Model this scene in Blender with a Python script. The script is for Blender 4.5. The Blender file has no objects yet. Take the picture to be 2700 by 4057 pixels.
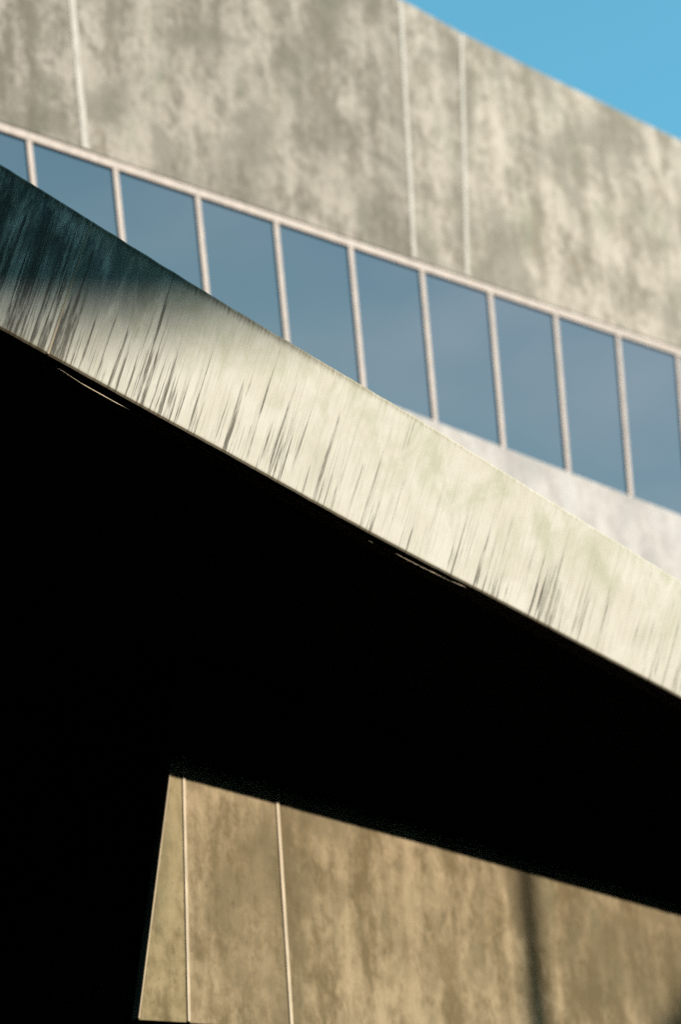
import bpy, bmesh, math, random
from mathutils import Vector, Matrix, noise as mnoise

R = math.radians
scene = bpy.context.scene
col = scene.collection
random.seed(11)

# ------------------------------------------------------------------ camera
SUN_AZ, SUN_EL = 112.0, 24.0            # clockwise from +Y, above the horizon
cam_data = bpy.data.cameras.new('camera')
cam = bpy.data.objects.new('camera', cam_data)
col.objects.link(cam)
cam.matrix_world = (Matrix.Translation((0, 0, 1.7)) @ Matrix.Rotation(R(90 + 30), 4, 'X')
                    @ Matrix.Rotation(R(-3.3), 4, 'Z'))
cam_data.sensor_fit = 'VERTICAL'
cam_data.sensor_height = 36
cam_data.lens = 84.85
cam_data.clip_end = 2000
cam_data.dof.use_dof = True
cam_data.dof.focus_distance = 19.2
cam_data.dof.aperture_fstop = 0.62
scene.camera = cam

# ------------------------------------------------------------------ sky and sun
world = bpy.data.worlds.new('World')
scene.world = world
world.use_nodes = True
wn = world.node_tree.nodes
wl = world.node_tree.links
bg = wn['Background']
sky = wn.new('ShaderNodeTexSky')
sky.sky_type = 'NISHITA'
sky.sun_disc = False
sky.sun_elevation = R(SUN_EL)
sky.sun_rotation = R(SUN_AZ)
sky.altitude = 100
sky.air_density = 1.5
sky.dust_density = 0.3
sky.ozone_density = 1.0
tint = wn.new('ShaderNodeMix')
tint.data_type = 'RGBA'
tint.blend_type = 'MULTIPLY'
tint.inputs[0].default_value = 1.0
wl.new(sky.outputs[0], tint.inputs[6])
tint.inputs[7].default_value = (0.50, 1.07, 1.06, 1)
# thin high cirrus
wtc = wn.new('ShaderNodeTexCoord')
wmp = wn.new('ShaderNodeMapping')
wmp.inputs['Scale'].default_value = (2.2, 2.2, 5.5)
wmp.inputs['Location'].default_value = (20.55, 10.65, 0)
wnz = wn.new('ShaderNodeTexNoise')
wnz.inputs['Scale'].default_value = 1.0
wnz.inputs['Detail'].default_value = 6
wnz.inputs['Roughness'].default_value = 0.55
wmr = wn.new('ShaderNodeMapRange')
wmr.interpolation_type = 'SMOOTHSTEP'
wmr.inputs[1].default_value = 0.46
wmr.inputs[2].default_value = 0.70
wmr.inputs[4].default_value = 0.7
wmx = wn.new('ShaderNodeMix')
wmx.data_type = 'RGBA'
wl.new(wtc.outputs['Generated'], wmp.inputs[0])
wl.new(wmp.outputs[0], wnz.inputs['Vector'])
wl.new(wnz.outputs['Fac'], wmr.inputs[0])
wl.new(wmr.outputs[0], wmx.inputs[0])
wl.new(tint.outputs[2], wmx.inputs[6])
wmx.inputs[7].default_value = (5.2, 8.4, 9.2, 1)
wl.new(wmx.outputs[2], bg.inputs[0])
bg.inputs[1].default_value = 0.15

sd = bpy.data.lights.new('sun', 'SUN')
sd.energy = 3.5
sd.angle = R(0.53)
sd.color = (1.0, 0.935, 0.84)
sun = bpy.data.objects.new('sun', sd)
col.objects.link(sun)
sdir = Vector((math.cos(R(SUN_EL)) * math.sin(R(SUN_AZ)), math.cos(R(SUN_EL)) * math.cos(R(SUN_AZ)), math.sin(R(SUN_EL))))
sun.rotation_euler = sdir.to_track_quat('Z', 'Y').to_euler()
sun.location = (40, -20, 60)

scene.view_settings.view_transform = 'Standard'
scene.view_settings.look = 'None'
scene.view_settings.exposure = 0.7
scene.view_settings.gamma = 1.0
scene.view_settings.use_curve_mapping = False
scene.render.engine = 'CYCLES'
scene.cycles.use_denoising = False
scene.cycles.max_bounces = 4
scene.cycles.diffuse_bounces = 0


# ------------------------------------------------------------------ node helpers
class NT:
    def __init__(self, name):
        self.m = bpy.data.materials.new(name)
        self.m.use_nodes = True
        self.n = self.m.node_tree.nodes
        self.l = self.m.node_tree.links
        self.b = self.n['Principled BSDF']
        tc = self.n.new('ShaderNodeTexCoord')
        self.co = tc.outputs['Object']
        sp = self.n.new('ShaderNodeSeparateXYZ')
        self.l.new(self.co, sp.inputs[0])
        self.x, self.y, self.z = sp.outputs

    def put(self, sock, v):
        if isinstance(v, bpy.types.NodeSocket):
            self.l.new(v, sock)
        elif isinstance(v, (tuple, list)):
            sock.default_value = tuple(v) + ((1,) if len(v) == 3 and len(sock.default_value) == 4 else ())
        else:
            sock.default_value = v

    def noise(self, sx, sy, sz, detail=5, rough=0.6, off=(0, 0, 0), dist=0.0):
        mp = self.n.new('ShaderNodeMapping')
        self.l.new(self.co, mp.inputs[0])
        mp.inputs['Scale'].default_value = (sx, sy, sz)
        mp.inputs['Location'].default_value = off
        t = self.n.new('ShaderNodeTexNoise')
        self.l.new(mp.outputs[0], t.inputs['Vector'])
        t.inputs['Scale'].default_value = 1.0
        t.inputs['Detail'].default_value = detail
        t.inputs['Roughness'].default_value = rough
        t.inputs['Distortion'].default_value = dist
        return t.outputs['Fac']

    def math(self, op, a, b=0.0, clamp=False):
        t = self.n.new('ShaderNodeMath')
        t.operation = op
        t.use_clamp = clamp
        self.put(t.inputs[0], a)
        self.put(t.inputs[1], b)
        return t.outputs[0]

    def mul(self, a, b): return self.math('MULTIPLY', a, b)
    def add(self, a, b): return self.math('ADD', a, b)
    def sub(self, a, b): return self.math('SUBTRACT', a, b)

    def ss(self, v, lo, hi, a=0.0, b=1.0):
        t = self.n.new('ShaderNodeMapRange')
        t.interpolation_type = 'SMOOTHSTEP'
        self.put(t.inputs[0], v)
        for i, q in enumerate((lo, hi, a, b)):
            self.put(t.inputs[i + 1], q)
        return t.outputs[0]

    def mix(self, f, a, b, mode='MIX'):
        t = self.n.new('ShaderNodeMix')
        t.data_type = 'RGBA'
        t.blend_type = mode
        self.put(t.inputs[0], f)
        self.put(t.inputs[6], a)
        self.put(t.inputs[7], b)
        return t.outputs[2]

    def bump(self, h, strength=0.3, dist=0.01):
        t = self.n.new('ShaderNodeBump')
        t.inputs['Strength'].default_value = strength
        t.inputs['Distance'].default_value = dist
        self.l.new(h, t.inputs['Height'])
        self.l.new(t.outputs[0], self.b.inputs['Normal'])

    def done(self, color, rough=0.9, spec=0.3, metal=0.0):
        self.put(self.b.inputs['Base Color'], color)
        self.put(self.b.inputs['Roughness'], rough)
        self.b.inputs['Specular IOR Level'].default_value = spec
        self.b.inputs['Metallic'].default_value = metal
        return self.m


def weathered_concrete(name, light, dark, green, brown, seed, contrast=1.0, green_amt=0.6):
    t = NT(name)
    o = seed * 7.3
    big = t.noise(0.55, 0.55, 0.4, 3, 0.5, (o, 0, o))
    mid = t.noise(2.8, 2.0, 1.7, 6, 0.62, (o + 3, 0, 1), 0.4)
    fine = t.noise(9, 6, 6.5, 6, 0.7, (o, 2, 5), 0.3)
    run = t.noise(4.5, 3, 0.35, 4, 0.6, (o + 9, 1, 2))
    run2 = t.noise(1.7, 1.2, 0.22, 3, 0.55, (o + 5, 4, 7), 0.3)
    m = t.add(t.mul(mid, 0.34), t.add(t.mul(fine, 0.24), t.add(t.mul(run, 0.18), t.add(t.mul(run2, 0.20), t.mul(big, 0.16)))))
    w = 0.07 / contrast
    f = t.ss(m, 0.56 - w, 0.56 + w)
    c = t.mix(f, dark, light)
    g = t.mul(t.ss(t.noise(1.8, 1.5, 0.9, 5, 0.6, (o, 7, 3)), 0.52, 0.7), green_amt)
    c = t.mix(g, c, green)
    br = t.mul(t.ss(t.noise(2.2, 1.5, 1.0, 5, 0.6, (o + 4, 3, 8)), 0.54, 0.72), 0.55)
    c = t.mix(br, c, brown)
    st = t.add(t.mul(t.noise(0.8, 0.8, 0.6, 3, 0.5, (o + 2, 0, 3.3), 0.6), 0.7), t.mul(mid, 0.3))
    c = t.mix(t.mul(t.ss(st, 0.49, 0.59), 0.62), c, tuple(q * k for q, k in zip(dark, (0.82, 0.86, 0.86))))
    sp = t.mul(t.ss(t.noise(15, 10, 9, 5, 0.7, (o, 9, 9)), 0.58, 0.72), 0.6)
    c = t.mix(sp, c, tuple(q * 0.55 for q in dark))
    oi = t.n.new('ShaderNodeObjectInfo')
    c = t.mix(1.0, c, oi.outputs['Color'], 'MULTIPLY')
    t.bump(fine, 0.25, 0.01)
    return t.done(c)


def plain(name, colr, rough=0.7, spec=0.3, metal=0.0, var=0.12, sc=8.0):
    t = NT(name)
    f = t.noise(sc, sc, sc * 0.4, 5, 0.6)
    c = t.mix(t.ss(f, 0.35, 0.65), tuple(q * (1 - var) for q in colr), tuple(min(1, q * (1 + var)) for q in colr))
    return t.done(c, rough, spec, metal)


MAT = {}
MAT['fascia'] = weathered_concrete('weathered fascia concrete', (0.49, 0.418, 0.345), (0.225, 0.19, 0.145),
                                   (0.265, 0.262, 0.19), (0.29, 0.235, 0.17), 1, 0.95, 0.5)
MAT['wall'] = weathered_concrete('tan wall concrete', (0.385, 0.29, 0.168), (0.15, 0.108, 0.05),
                                 (0.17, 0.15, 0.08), (0.215, 0.15, 0.072), 5, 0.75, 0.5)
MAT['parapet'] = weathered_concrete('pale parapet concrete', (0.60, 0.54, 0.49), (0.43, 0.38, 0.345),
                                    (0.56, 0.54, 0.50), (0.55, 0.50, 0.47), 9, 0.8, 0.4)
MAT['rib'] = plain('pale joint mortar', (0.50, 0.44, 0.37))
MAT['arris'] = plain('worn wall arris', (0.38, 0.295, 0.185))
MAT['rib_tan'] = plain('tan joint mortar', (0.55, 0.44, 0.30))
MAT['frame'] = plain('pinkish painted metal', (0.465, 0.365, 0.30), 0.5)
MAT['soffit'] = plain('shade-darkened soffit', (0.07, 0.07, 0.07), 0.95, 0.1)  # base colour darkened so the shaded underside goes black
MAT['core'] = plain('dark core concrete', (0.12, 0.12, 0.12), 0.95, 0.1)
MAT['blocker'] = plain('grey tower concrete', (0.3, 0.29, 0.27), 0.9)
MAT['mast'] = plain('galvanised mast', (0.35, 0.35, 0.36), 0.5, 0.5, 0.6)
MAT['bark'] = plain('bark', (0.09, 0.065, 0.045), 0.95)
MAT['leaf'] = plain('leaves', (0.05, 0.085, 0.03), 0.6, 0.3, 0, 0.4, 3)
MAT['asphalt'] = plain('asphalt', (0.05, 0.05, 0.052), 0.95, 0.2, 0, 0.25, 1.5)
MAT['hill_screen'] = plain('dark sky screen', (0.04, 0.05, 0.025), 0.95, 0.1, 0, 0.4, 0.4)  # dark cover for the added ring that screens off the sky

t = NT('reflective window glass')
MAT['glass'] = t.done((0.268, 0.187, 0.194), 0.03, 0.5, 1.0)


def slab_material():
    t = NT('streaked pale concrete')
    at = t.n.new('ShaderNodeAttribute')
    at.attribute_name = 'rise'              # 0 at the lower arris, 1 at the upper one
    v = at.outputs['Fac']
    cloud = t.noise(1.6, 1.2, 2.2, 5, 0.6, (3, 0, 0), 0.5)
    fine = t.noise(38, 3, 1.0, 5, 0.65, (1, 0, 0))
    c = t.mix(t.ss(cloud, 0.35, 0.65), (0.76, 0.705, 0.585), (0.84, 0.788, 0.675))
    c = t.mix(t.mul(t.ss(fine, 0.50, 0.70), 0.5), c, (0.52, 0.475, 0.37))
    # green film, mostly on the upper half
    gm = t.mul(t.ss(t.noise(2.6, 1.5, 2.0, 6, 0.65, (8, 0, 4), 0.6), 0.40, 0.72), t.ss(v, 0.15, 0.8, 0.25, 0.75))
    c = t.mix(gm, c, (0.54, 0.53, 0.37))
    # grey-green algae at left, its colour darkened to deepen the shade there
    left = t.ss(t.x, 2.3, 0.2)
    algae_shade = t.mul(left, t.mul(t.ss(t.noise(5, 2, 1.5, 6, 0.7, (2, 5, 1), 0.4), 0.33, 0.56), t.ss(v, 0.20, 0.8, 0.2, 0.95)))
    c = t.mix(algae_shade, c, (0.095, 0.115, 0.105))
    # pale run-downs inside the algae
    pale = t.mul(t.ss(t.noise(16, 2, 0.8, 5, 0.65, (9, 1, 4)), 0.56, 0.7), t.mul(left, 0.5))
    c = t.mix(pale, c, (0.42, 0.43, 0.36))
    # dark rain streaks: broad soft ones, sharp narrow ones and hairlines
    left2 = t.ss(t.x, 5.5, 0.2)
    dens = t.ss(t.noise(1.3, 1, 0.2, 3, 0.5, (5, 0, 0)), 0.36, 0.62, 0.3, 1.0)
    jm = t.mul(t.ss(t.x, 0.485, 0.50), t.ss(t.x, 0.80, 0.52))
    dens = t.add(t.add(dens, t.mul(left2, 0.45)), t.add(t.mul(jm, 0.7), t.mul(t.ss(t.x, 0.7, 0.3), 0.55)))
    old = t.ss(t.x, 0.75, 0.35)
    bot = t.math('MAXIMUM', t.ss(v, 1.0, 0.1, 0.0, 1.0), t.mul(old, t.ss(v, 1.0, 0.7, 0.35, 0.95)))
    broad = t.noise(14, 1.0, 0.22, 4, 0.6, (4, 0, 2))
    sharp = t.noise(36, 1.5, 0.30, 4, 0.6, (7, 0, 6))
    ends = t.noise(24, 2, 2.6, 4, 0.6, (1, 4, 6))
    base = t.add(t.mul(broad, 0.46), t.add(t.mul(sharp, 0.36), t.mul(ends, 0.18)))
    thr = t.sub(0.635, t.mul(0.112, t.mul(dens, bot)))
    k1 = t.ss(t.sub(base, thr), 0.0, 0.05)
    patch = t.ss(t.noise(30, 2, 4.5, 5, 0.7, (3, 1, 9)), 0.36, 0.58, 0.35, 1.0)
    k1 = t.mul(k1, patch)
    c = t.mix(t.mul(k1, t.add(0.82, t.mul(old, 0.13))), c, t.mix(old, (0.155, 0.135, 0.105), (0.045, 0.05, 0.055)))
    tb = t.add(t.mul(sharp, 0.62), t.add(t.mul(ends, 0.18), t.mul(broad, 0.2)))
    thin = t.mul(patch, 1.0)
    thin = t.mul(thin, t.ss(t.sub(tb, t.sub(0.615, t.mul(0.095, t.mul(dens, bot)))), 0.0, 0.035))
    c = t.mix(t.mul(thin, 0.75), c, (0.15, 0.135, 0.105))
    hair = t.mul(t.ss(t.noise(80, 3, 0.5, 3, 0.6, (2, 0, 3)), 0.57, 0.66), t.mul(bot, 0.5))
    c = t.mix(hair, c, (0.24, 0.215, 0.165))
    # mossy top arris and brown lower arris
    e = t.add(v, t.mul(t.sub(t.noise(34, 2, 2, 6, 0.75, (0, 0, 0)), 0.5), 0.16))
    moss = t.mix(t.ss(t.x, 5.0, 2.0), (0.34, 0.27, 0.15), (0.09, 0.075, 0.045))
    c = t.mix(t.mul(t.ss(e, t.ss(t.x, 6.0, 2.0, 0.965, 0.91), 1.01), t.ss(t.x, 6.0, 2.0, 0.65, 0.92)), c, moss)
    c = t.mix(t.mul(t.ss(v, 0.03, 0.0), 0.8), c, (0.26, 0.20, 0.10))
    t.bump(fine, 0.2, 0.006)
    return t.done(c)


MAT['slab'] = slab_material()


# ------------------------------------------------------------------ object helpers
def frame(name, loc, rot_deg, label=None, cat=None, group=None):
    o = bpy.data.objects.new(name, None)
    o.empty_display_size = 0.3
    col.objects.link(o)
    o.location = loc
    o.rotation_euler = (0, 0, R(rot_deg))
    if label: o['label'] = label
    if cat: o['category'] = cat
    if group: o['group'] = group
    return o


def mesh(name, verts, faces, mat, parent=None, bevel=0.0, smooth=False):
    me = bpy.data.meshes.new(name)
    me.from_pydata([tuple(v) for v in verts], [], faces)
    bm = bmesh.new()
    bm.from_mesh(me)
    bmesh.ops.recalc_face_normals(bm, faces=bm.faces)
    bm.to_mesh(me)
    bm.free()
    me.materials.append(MAT[mat])
    o = bpy.data.objects.new(name, me)
    col.objects.link(o)
    if parent: o.parent = parent
    if bevel:
        b = o.modifiers.new('bevel', 'BEVEL')
        b.width = bevel
        b.segments = 2
        b.limit_method = 'ANGLE'
    if smooth:
        for p in me.polygons: p.use_smooth = True
    return o


def prism(name, poly, y0, y1, mat, parent, bevel=0.0):
    """polygon in local X-Z pushed through in Y"""
    n = len(poly)
    v = [(x, y0, z) for x, z in poly] + [(x, y1, z) for x, z in poly]
    f = [list(range(n)), list(range(n, 2 * n))] + [[i, (i + 1) % n, n + (i + 1) % n, n + i] for i in range(n)]
    return mesh(name, v, f, mat, parent, bevel)


def box(name, x0, x1, y0, y1, z0, z1, mat, parent, bevel=0.0):
    return prism(name, [(x0, z0), (x1, z0), (x1, z1), (x0, z1)], y0, y1, mat, parent, bevel)


def bar(name, a, b, w, y0, y1, mat, parent, bevel=0.0):
    """bar of width w between two X-Z points"""
    d = Vector((b[0] - a[0], b[1] - a[1])).normalized()
    p = Vector((-d.y, d.x)) * (w / 2)
    return prism(name, [(a[0] - p.x, a[1] - p.y), (b[0] - p.x, b[1] - p.y), (b[0] + p.x, b[1] + p.y), (a[0] + p.x, a[1] + p.y)],
                 y0, y1, mat, parent, bevel)


# ------------------------------------------------------------------ ground, and unseen hills added to block low sky light
g = mesh('ground', [(-900, -900, 0), (900, -900, 0), (900, 900, 0), (-900, 900, 0)], [(0, 1, 2, 3)], 'asphalt')
g['kind'] = 'structure'

prof = [(58, -0.02), (66, 0.30), (76, 0.68), (88, 0.95), (100, 1.0), (116, 0.70), (135, 0.28), (160, -0.02)]
NA = 144
hv, hf = [], []
for i in range(NA):
    a = 2 * math.pi * i / NA
    for r, h in prof:
        q = Vector((r * math.cos(a), r * math.sin(a), 0))
        k = 1 + 0.05 * mnoise.noise(q * 0.05) + 0.03 * mnoise.noise(q * 0.21)
        away = abs((90 - math.degrees(a) - SUN_AZ + 180) % 360 - 180)
        az = (90 - math.degrees(a)) % 360
        calm = min(1, max(0.25, (away - 12) / 20))
        k = 1 + (k - 1) * calm
        hmax = 49 + (14 * min(1, max(0, (84 - az) / 12)) * min(1, max(0, (az - 35) / 15))) + 34 * min(1, max(0, (away - 22) / 24)) * min(1, max(0, (az - 100) / 30)) * min(1, max(0, (330 - az) / 30))
        hv.append((q.x, q.y + 10, h * k * hmax))
m = len(prof)
for i in range(NA):
    j = (i + 1) % NA
    for k in range(m - 1):
        hf.append((i * m + k, j * m + k, j * m + k + 1, i * m + k + 1))
h = mesh('sky_screen_hills', hv, hf, 'hill_screen', smooth=True)
h['kind'] = 'structure'

# ------------------------------------------------------------------ upper building (facade frame: X along, Y inward, Z up)
F = frame('concrete_building', (0.085, 24.811, 0), 90 - 50.6,
          'weathered concrete building with deep mottled fascia over a slanting window band', 'building')
XL, XR = -10.5, 12.5


def head(x): return 20.14 + 0.0914 * x          # lower edge of the fascia


top_pts = [(-10.5, 24.8), (1.57, 24.836), (2.646, 24.775), (4.49, 24.775), (7.05, 24.823), (12.5, 24.85)]


def ztop(x):
    for (x0, z0), (x1, z1) in zip(top_pts, top_pts[1:]):
        if x0 <= x <= x1: return z0 + (z1 - z0) * (x - x0) / (x1 - x0)
    return 24.8


seams = [((-4.16, 24.8), (-3.686, 19.9)), ((1.513, 24.81), (1.385, 20.36)), ((2.629, 24.77), (2.305, 20.44)),
         ((8.1, 24.83), (8.0, 20.95))]
GAP = 0.012
edges = [((XL, ztop(XL)), (XL, head(XL)))] + seams + [((XR, ztop(XR)), (XR, head(XR)))]
for i in range(len(edges) - 1):
    (tx0, tz0), (bx0, bz0) = edges[i]
    (tx1, tz1), (bx1, bz1) = edges[i + 1]
    poly = [(bx0 + GAP, head(bx0)), (bx1 - GAP, head(bx1)), (tx1 - GAP, ztop(tx1))]
    poly += [(x, z) for x, z in reversed(top_pts) if tx0 + 0.05 < x < tx1 - 0.05]
    poly += [(tx0 + GAP, ztop(tx0))]
    fp = prism('fascia_panel', poly, 0.0, 0.32, 'fascia', F, 0.02)
    k = (0.80, 0.88, 1.0, 1.12, 1.05)[i]            # castings differ a little in tone
    fp.color = (k, k, k * 0.99, 1)
for (a, b), w in zip(seams, (0.10, 0.075, 0.07, 0.08)):
    bar('joint_strip', (a[0], ztop(a[0]) - 0.03), (b[0], head(b[0]) + 0.02), w, -0.007, 0.05, 'rib', F, 0.003)

hb = prism('window_frame', [(XL, head(XL) - 0.125), (XR, head(XR) - 0.125), (XR, head(XR) - 0.004), (XL, head(XL) - 0.004)],
           0.004, 0.14, 'frame', F, 0.008)

SILL = 17.81
mx = [-4.454 + 1.194 * i for i in range(-5, 15)]
mx = [x for x in mx if XL < x < XR]
tops, bots = [], []
for x in mx:
    i = (x + 4.454) / 1.194
    lean = max(-7.0, min(5.0, -5.5 + 1.25 * (i - 1)))
    zt = head(x) - 0.12
    tops.append((x, zt))
    bots.append((x - math.tan(R(lean)) * (zt - SILL), SILL))
for a, b in zip(tops, bots):
    bar('mullion', (a[0], a[1]), (b[0], b[1] + 0.002), 0.076, 0.010, 0.13, 'frame', hb, 0.004)
for k in range(len(mx) - 1):
    e = 0.03
    p = [(bots[k][0] + e, SILL + 0.003), (bots[k + 1][0] - e, SILL + 0.003), (tops[k + 1][0] - e, tops[k + 1][1] + 0.003),
         (tops[k][0] + e, tops[k][1] + 0.003)]
    prism('window_pane', p, 0.034, 0.060, 'glass', hb)
box('sill_wall', XL, XR, -0.02, 0.35, 13.0, SILL, 'parapet', F, 0.02)
box('building_core', XL + 0.3, XR - 0.3, 0.40, 14.0, 13.0, 24.4, 'core', F)

# ------------------------------------------------------------------ projecting canopy (X along edge, Y inward)
S = frame('concrete_canopy', (-2.4553, 14.8134, 0), 90 - 38.907,
          'pale rain-streaked concrete canopy edge running diagonally over a black soffit', 'canopy')
SX0, SX1, JX = -14.0, 24.0, 0.486


def lerp_list(pts, x):
    if x <= pts[0][0]: return pts[0][1]
    for (x0, z0), (x1, z1) in zip(pts, pts[1:]):
        if x <= x1:
            u = (x - x0) / (x1 - x0)
            u = u * u * (3 - 2 * u)
            return z0 + (z1 - z0) * u
    return pts[-1][1]


def zbot(x): return lerp_list([(0.0, 12.0), (2.07, 11.981), (4.31, 11.958), (7.0, 11.985), (9.2, 12.0)], x)
def ztopS(x): return lerp_list([(-0.5, 13.02), (2.1, 12.99), (4.3, 12.99), (8.7, 12.97)], x)


def edge_panel(x0, x1):
    n = max(2, int((x1 - x0) / 0.06))
    V, Fc, rise = [], [], []
    for i in range(n + 1):
        x = x0 + (x1 - x0) * i / n
        zb, zt = zbot(x), ztopS(x)
        cb = 0.0035 * mnoise.noise(Vector((x * 5, 0, 3))) + 0.003 * mnoise.noise(Vector((x * 19, 2, 3)))
        ct = 0.006 * mnoise.noise(Vector((x * 6, 7, 0))) + 0.004 * mnoise.noise(Vector((x * 21, 5, 0)))
        k = 0.475
        hgt = zt - zb
        sec = [(0.18, zb + 0.002), (0.010, zb + cb), (-k * 0.012, zb + 0.012 + cb), (-k * (hgt - 0.018), zt - 0.018 + ct),
               (-k * hgt + 0.014, zt + ct), (0.18, zt - 0.004)]
        V += [(x, y, z) for y, z in sec]
        rise += [(z - zb) / hgt for y, z in sec]
    q = 6
    for i in range(n):
        for j in range(q):
            jj = (j + 1) % q
            Fc.append((i * q + j, i * q + jj, (i + 1) * q + jj, (i + 1) * q + j))
    Fc += [tuple(range(q)), tuple(range(n * q, n * q + q))]
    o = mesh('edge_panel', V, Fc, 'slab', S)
    o.data.attributes.new('rise', 'FLOAT', 'POINT').data.foreach_set('value', rise)
    return o


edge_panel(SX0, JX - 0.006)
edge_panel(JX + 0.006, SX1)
zb, zt = zbot(JX) + 0.004, ztopS(JX) - 0.02
mesh('joint_strip', [(JX + dx, -0.475 * (z - zb) - dy, z) for z in (zb, zt) for dx, dy in ((-0.009, 0.004), (0.009, 0.004), (0.009, -0.05), (-0.009, -0.05))],
     [(0, 1, 2, 3), (4, 5, 6, 7), (0, 1, 5, 4), (1, 2, 6, 5), (2, 3, 7, 6), (3, 0, 4, 7)], 'rib_tan', S)
# hanging drip bead below the edge: it only reaches the sun where it hangs deepest
n = 260
V, Fc = [], []
bead = [(0.35, 0.006), (0.70, 0.024), (0.95, 0.034), (1.25, 0.034), (1.5, 0.026), (1.9, 0.006), (4.2, 0.006), (4.38, 0.028), (4.55, 0.012),
        (4.78, 0.023), (5.1, 0.023), (5.45, 0.0185), (5.85, 0.008), (6.3, 0.003)]
for i in range(n + 1):
    x = -4 + 14 * i / n
    yb = lerp_list([(0.6, 0.058), (1.0, 0.070), (4.37, 0.066), (4.8, 0.054), (5.3, 0.049), (5.8, 0.03), (6.5, 0.03)], x)
    zl = zbot(x)
    d = lerp_list(bead, x) if 0.35 < x < 6.3 else lerp_list(bead, max(0.35, min(6.3, x)))
    V += [(x, yb, zl + 0.006), (x, yb, zl - d), (x, yb + 0.012, zl - d), (x, yb + 0.012, zl + 0.006)]
for i in range(n):
    for j in range(4):
        jj = (j + 1) % 4
        Fc.append((i * 4 + j, i * 4 + jj, i * 4 + 4 + jj, i * 4 + 4 + j))
Fc += [(0, 1, 2, 3), tuple(range(n * 4, n * 4 + 4))]
mesh('drip_bead', V, Fc, 'rib_tan', S)
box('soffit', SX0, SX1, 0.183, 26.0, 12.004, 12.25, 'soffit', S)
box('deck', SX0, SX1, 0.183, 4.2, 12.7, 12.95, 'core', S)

# ------------------------------------------------------------------ lower wall hanging under the canopy
W = frame('concrete_wall', (-1.6827, 20.1859, 0), 90 - 44.053,
          'tan sunlit concrete wall with two pale joints below the black canopy soffit', 'wall')


def wl_edge(z): return (z - 10.71) * 0.168        # slanted left end


def wbot(x): return 8.315 + 0.146 * (x + 0.412) if x < 2.2 else 8.70


s1 = ((0.147, wl_edge(0) * 0 + 11.57), (0.159, wbot(0.159)))
s2 = ((1.29, 11.995), (1.397, wbot(1.397)))
TOPW = 11.95
prism('wall_panel', [(wl_edge(8.315) - 0.009, 8.315), (0.159 - GAP, wbot(0.159)), (0.147 - GAP, 11.5)], 0, 0.09, 'wall', W, 0.012).color = (0.86, 0.88, 0.80, 1)
prism('wall_panel', [(0.159 + GAP, wbot(0.159)), (1.397 - GAP, wbot(1.397)), (1.29 - GAP, TOPW), (0.215, TOPW), (0.147 + GAP, 11.55)], 0, 0.09, 'wall', W, 0.012)
prism('wall_panel', [(1.397 + GAP, wbot(1.397)), (2.2, 8.70), (13.0, 8.70), (13.0, TOPW), (1.29 + GAP, TOPW)], 0, 0.09, 'wall', W, 0.012)
bar('joint_strip', (0.147, 11.45), (0.159, wbot(0.159) + 0.01), 0.036, -0.012, 0.05, 'rib_tan', W, 0.005)
bar('joint_strip', (1.29, 11.9), (1.397, wbot(1.397) + 0.01), 0.042, -0.012, 0.05, 'rib_tan', W, 0.005)
bar('corner_arris', (wl_edge(8.33) - 0.006, 8.33), (wl_edge(11.9) - 0.006, 11.9), 0.020, -0.005, 0.085, 'arris', W, 0.004)
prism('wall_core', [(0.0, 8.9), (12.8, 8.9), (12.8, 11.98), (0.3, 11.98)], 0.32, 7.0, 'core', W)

# ------------------------------------------------------------------ undercroft wall far behind, carrying the slab
U = frame('undercroft_wall', (-2.4553, 14.8134, 0), 90 - 38.907,
          'dark wall far back in the shade under the canopy', 'wall')
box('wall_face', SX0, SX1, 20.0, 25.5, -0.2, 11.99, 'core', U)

# ------------------------------------------------------------------ unseen things outside the picture that throw shade into it
sh = Vector((math.sin(R(SUN_AZ)), math.cos(R(SUN_AZ)), 0))
Av = Vector((math.cos(R(SUN_AZ)), -math.sin(R(SUN_AZ)), 0))
TW = frame('shade_blocker', (0, 0, 0), 0, 'grey concrete tower added out of view to shade the canopy edge', 'blocker')  # unseen mass, added and shaped to shade the canopy's upper left


def blocker_part(name, a0, a1, s0, s1, z00, z01, z1):
    V = []
    for z_a0, z_a1 in ((z00, z01), (z1, z1)):
        for a, s, z in ((a0, s0, z_a0), (a1, s0, z_a1), (a1, s1, z_a1), (a0, s1, z_a0)):
            q = Av * a + sh * s
            V.append((q.x, q.y, z))
    return mesh(name, V, [(0, 1, 2, 3), (4, 5, 6, 7), (0, 1, 5, 4), (1, 2, 6, 5), (2, 3, 7, 6), (3, 0, 4, 7)], 'blocker', TW)


def z_at(b, s): return (b + s * math.sin(R(SUN_EL))) / math.cos(R(SUN_EL))


blocker_part('blocker_top', -15.7, -3.0, 42.0, 52.0, z_at(14.68, 52), z_at(12.35, 52), z_at(14.68, 52) + 6)
blocker_part('blocker_core', -8.0, -4.0, 43.0, 51.0, -0.2, -0.2, z_at(13.9, 52))

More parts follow.
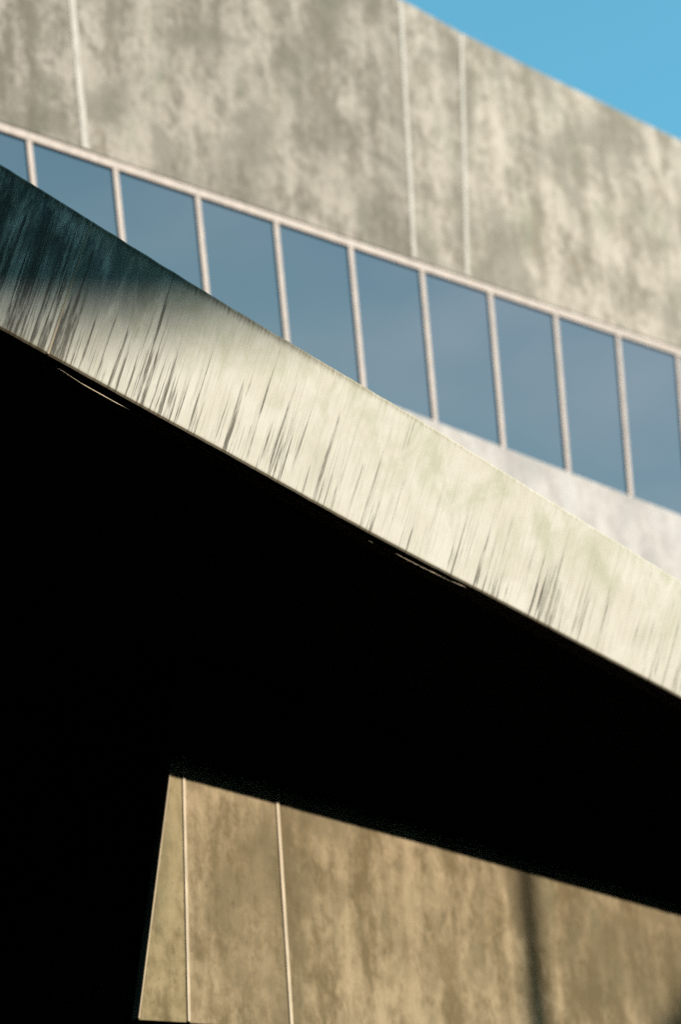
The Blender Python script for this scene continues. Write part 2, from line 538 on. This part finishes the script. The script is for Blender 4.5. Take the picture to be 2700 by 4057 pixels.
# tall mast whose soft shadow lies on the tan wall
q = Av * -22.60 + sh * 30.0
PM = frame('floodlight_mast', (q.x, q.y, 0), 0, 'slim grey floodlight mast standing on the plaza', 'mast')


def tube(name, pts, mat, parent, seg=14):
    V, Fc = [], []
    for (x, y, z, r) in pts:
        V += [(x + r * math.cos(2 * math.pi * k / seg), y + r * math.sin(2 * math.pi * k / seg), z) for k in range(seg)]
    for i in range(len(pts) - 1):
        for k in range(seg):
            kk = (k + 1) % seg
            Fc.append((i * seg + k, i * seg + kk, (i + 1) * seg + kk, (i + 1) * seg + k))
    Fc += [tuple(range(seg)), tuple(range((len(pts) - 1) * seg, len(pts) * seg))]
    return mesh(name, V, Fc, mat, parent, smooth=False)


tube('pole', [(0, 0, 0, 0.30), (0, 0, 22, 0.22), (0, 0, z_at(13.2, 30.0), 0.12)], 'mast', PM)
tube('base_plate', [(0, 0, -0.05, 0.34), (0, 0, 0.06, 0.34)], 'mast', PM)

# leafy tree whose crown shades the far right of the tan wall
q = Av * -26.5 + sh * 38.0
TR = frame('broadleaf_tree', (q.x, q.y, 0), 0, 'leafy green tree standing on the plaza beside the mast', 'tree')
tz = z_at(9.15, 38.0)
tube('trunk', [(0, 0, -0.1, 0.26), (0.05, 0, 3, 0.21), (0.1, 0.1, 7, 0.16), (0.05, 0.05, 10, 0.11), (0, 0, tz, 0.05)], 'bark', TR)
V, Fc = [], []
rnd = random.Random(5)
for i in range(9000):
    while True:
        p = Vector((rnd.uniform(-1, 1), rnd.uniform(-1, 1), rnd.uniform(-1, 1)))
        if 0.25 < p.length < 1 and mnoise.noise(p * 2.6) > -0.28: break
    p = Vector((p.x * 3.0, p.y * 3.0, p.z * 3.2 + tz))
    a = Vector((rnd.gauss(0, 1), rnd.gauss(0, 1), rnd.gauss(0, 1))).normalized()
    b = a.orthogonal().normalized()
    s = rnd.uniform(0.12, 0.22)
    k = len(V)
    V += [p - a * s, p + b * s * 0.5, p + a * s, p - b * s * 0.5]
    Fc.append((k, k + 1, k + 2, k + 3))
mesh('crown', V, Fc, 'leaf', TR)
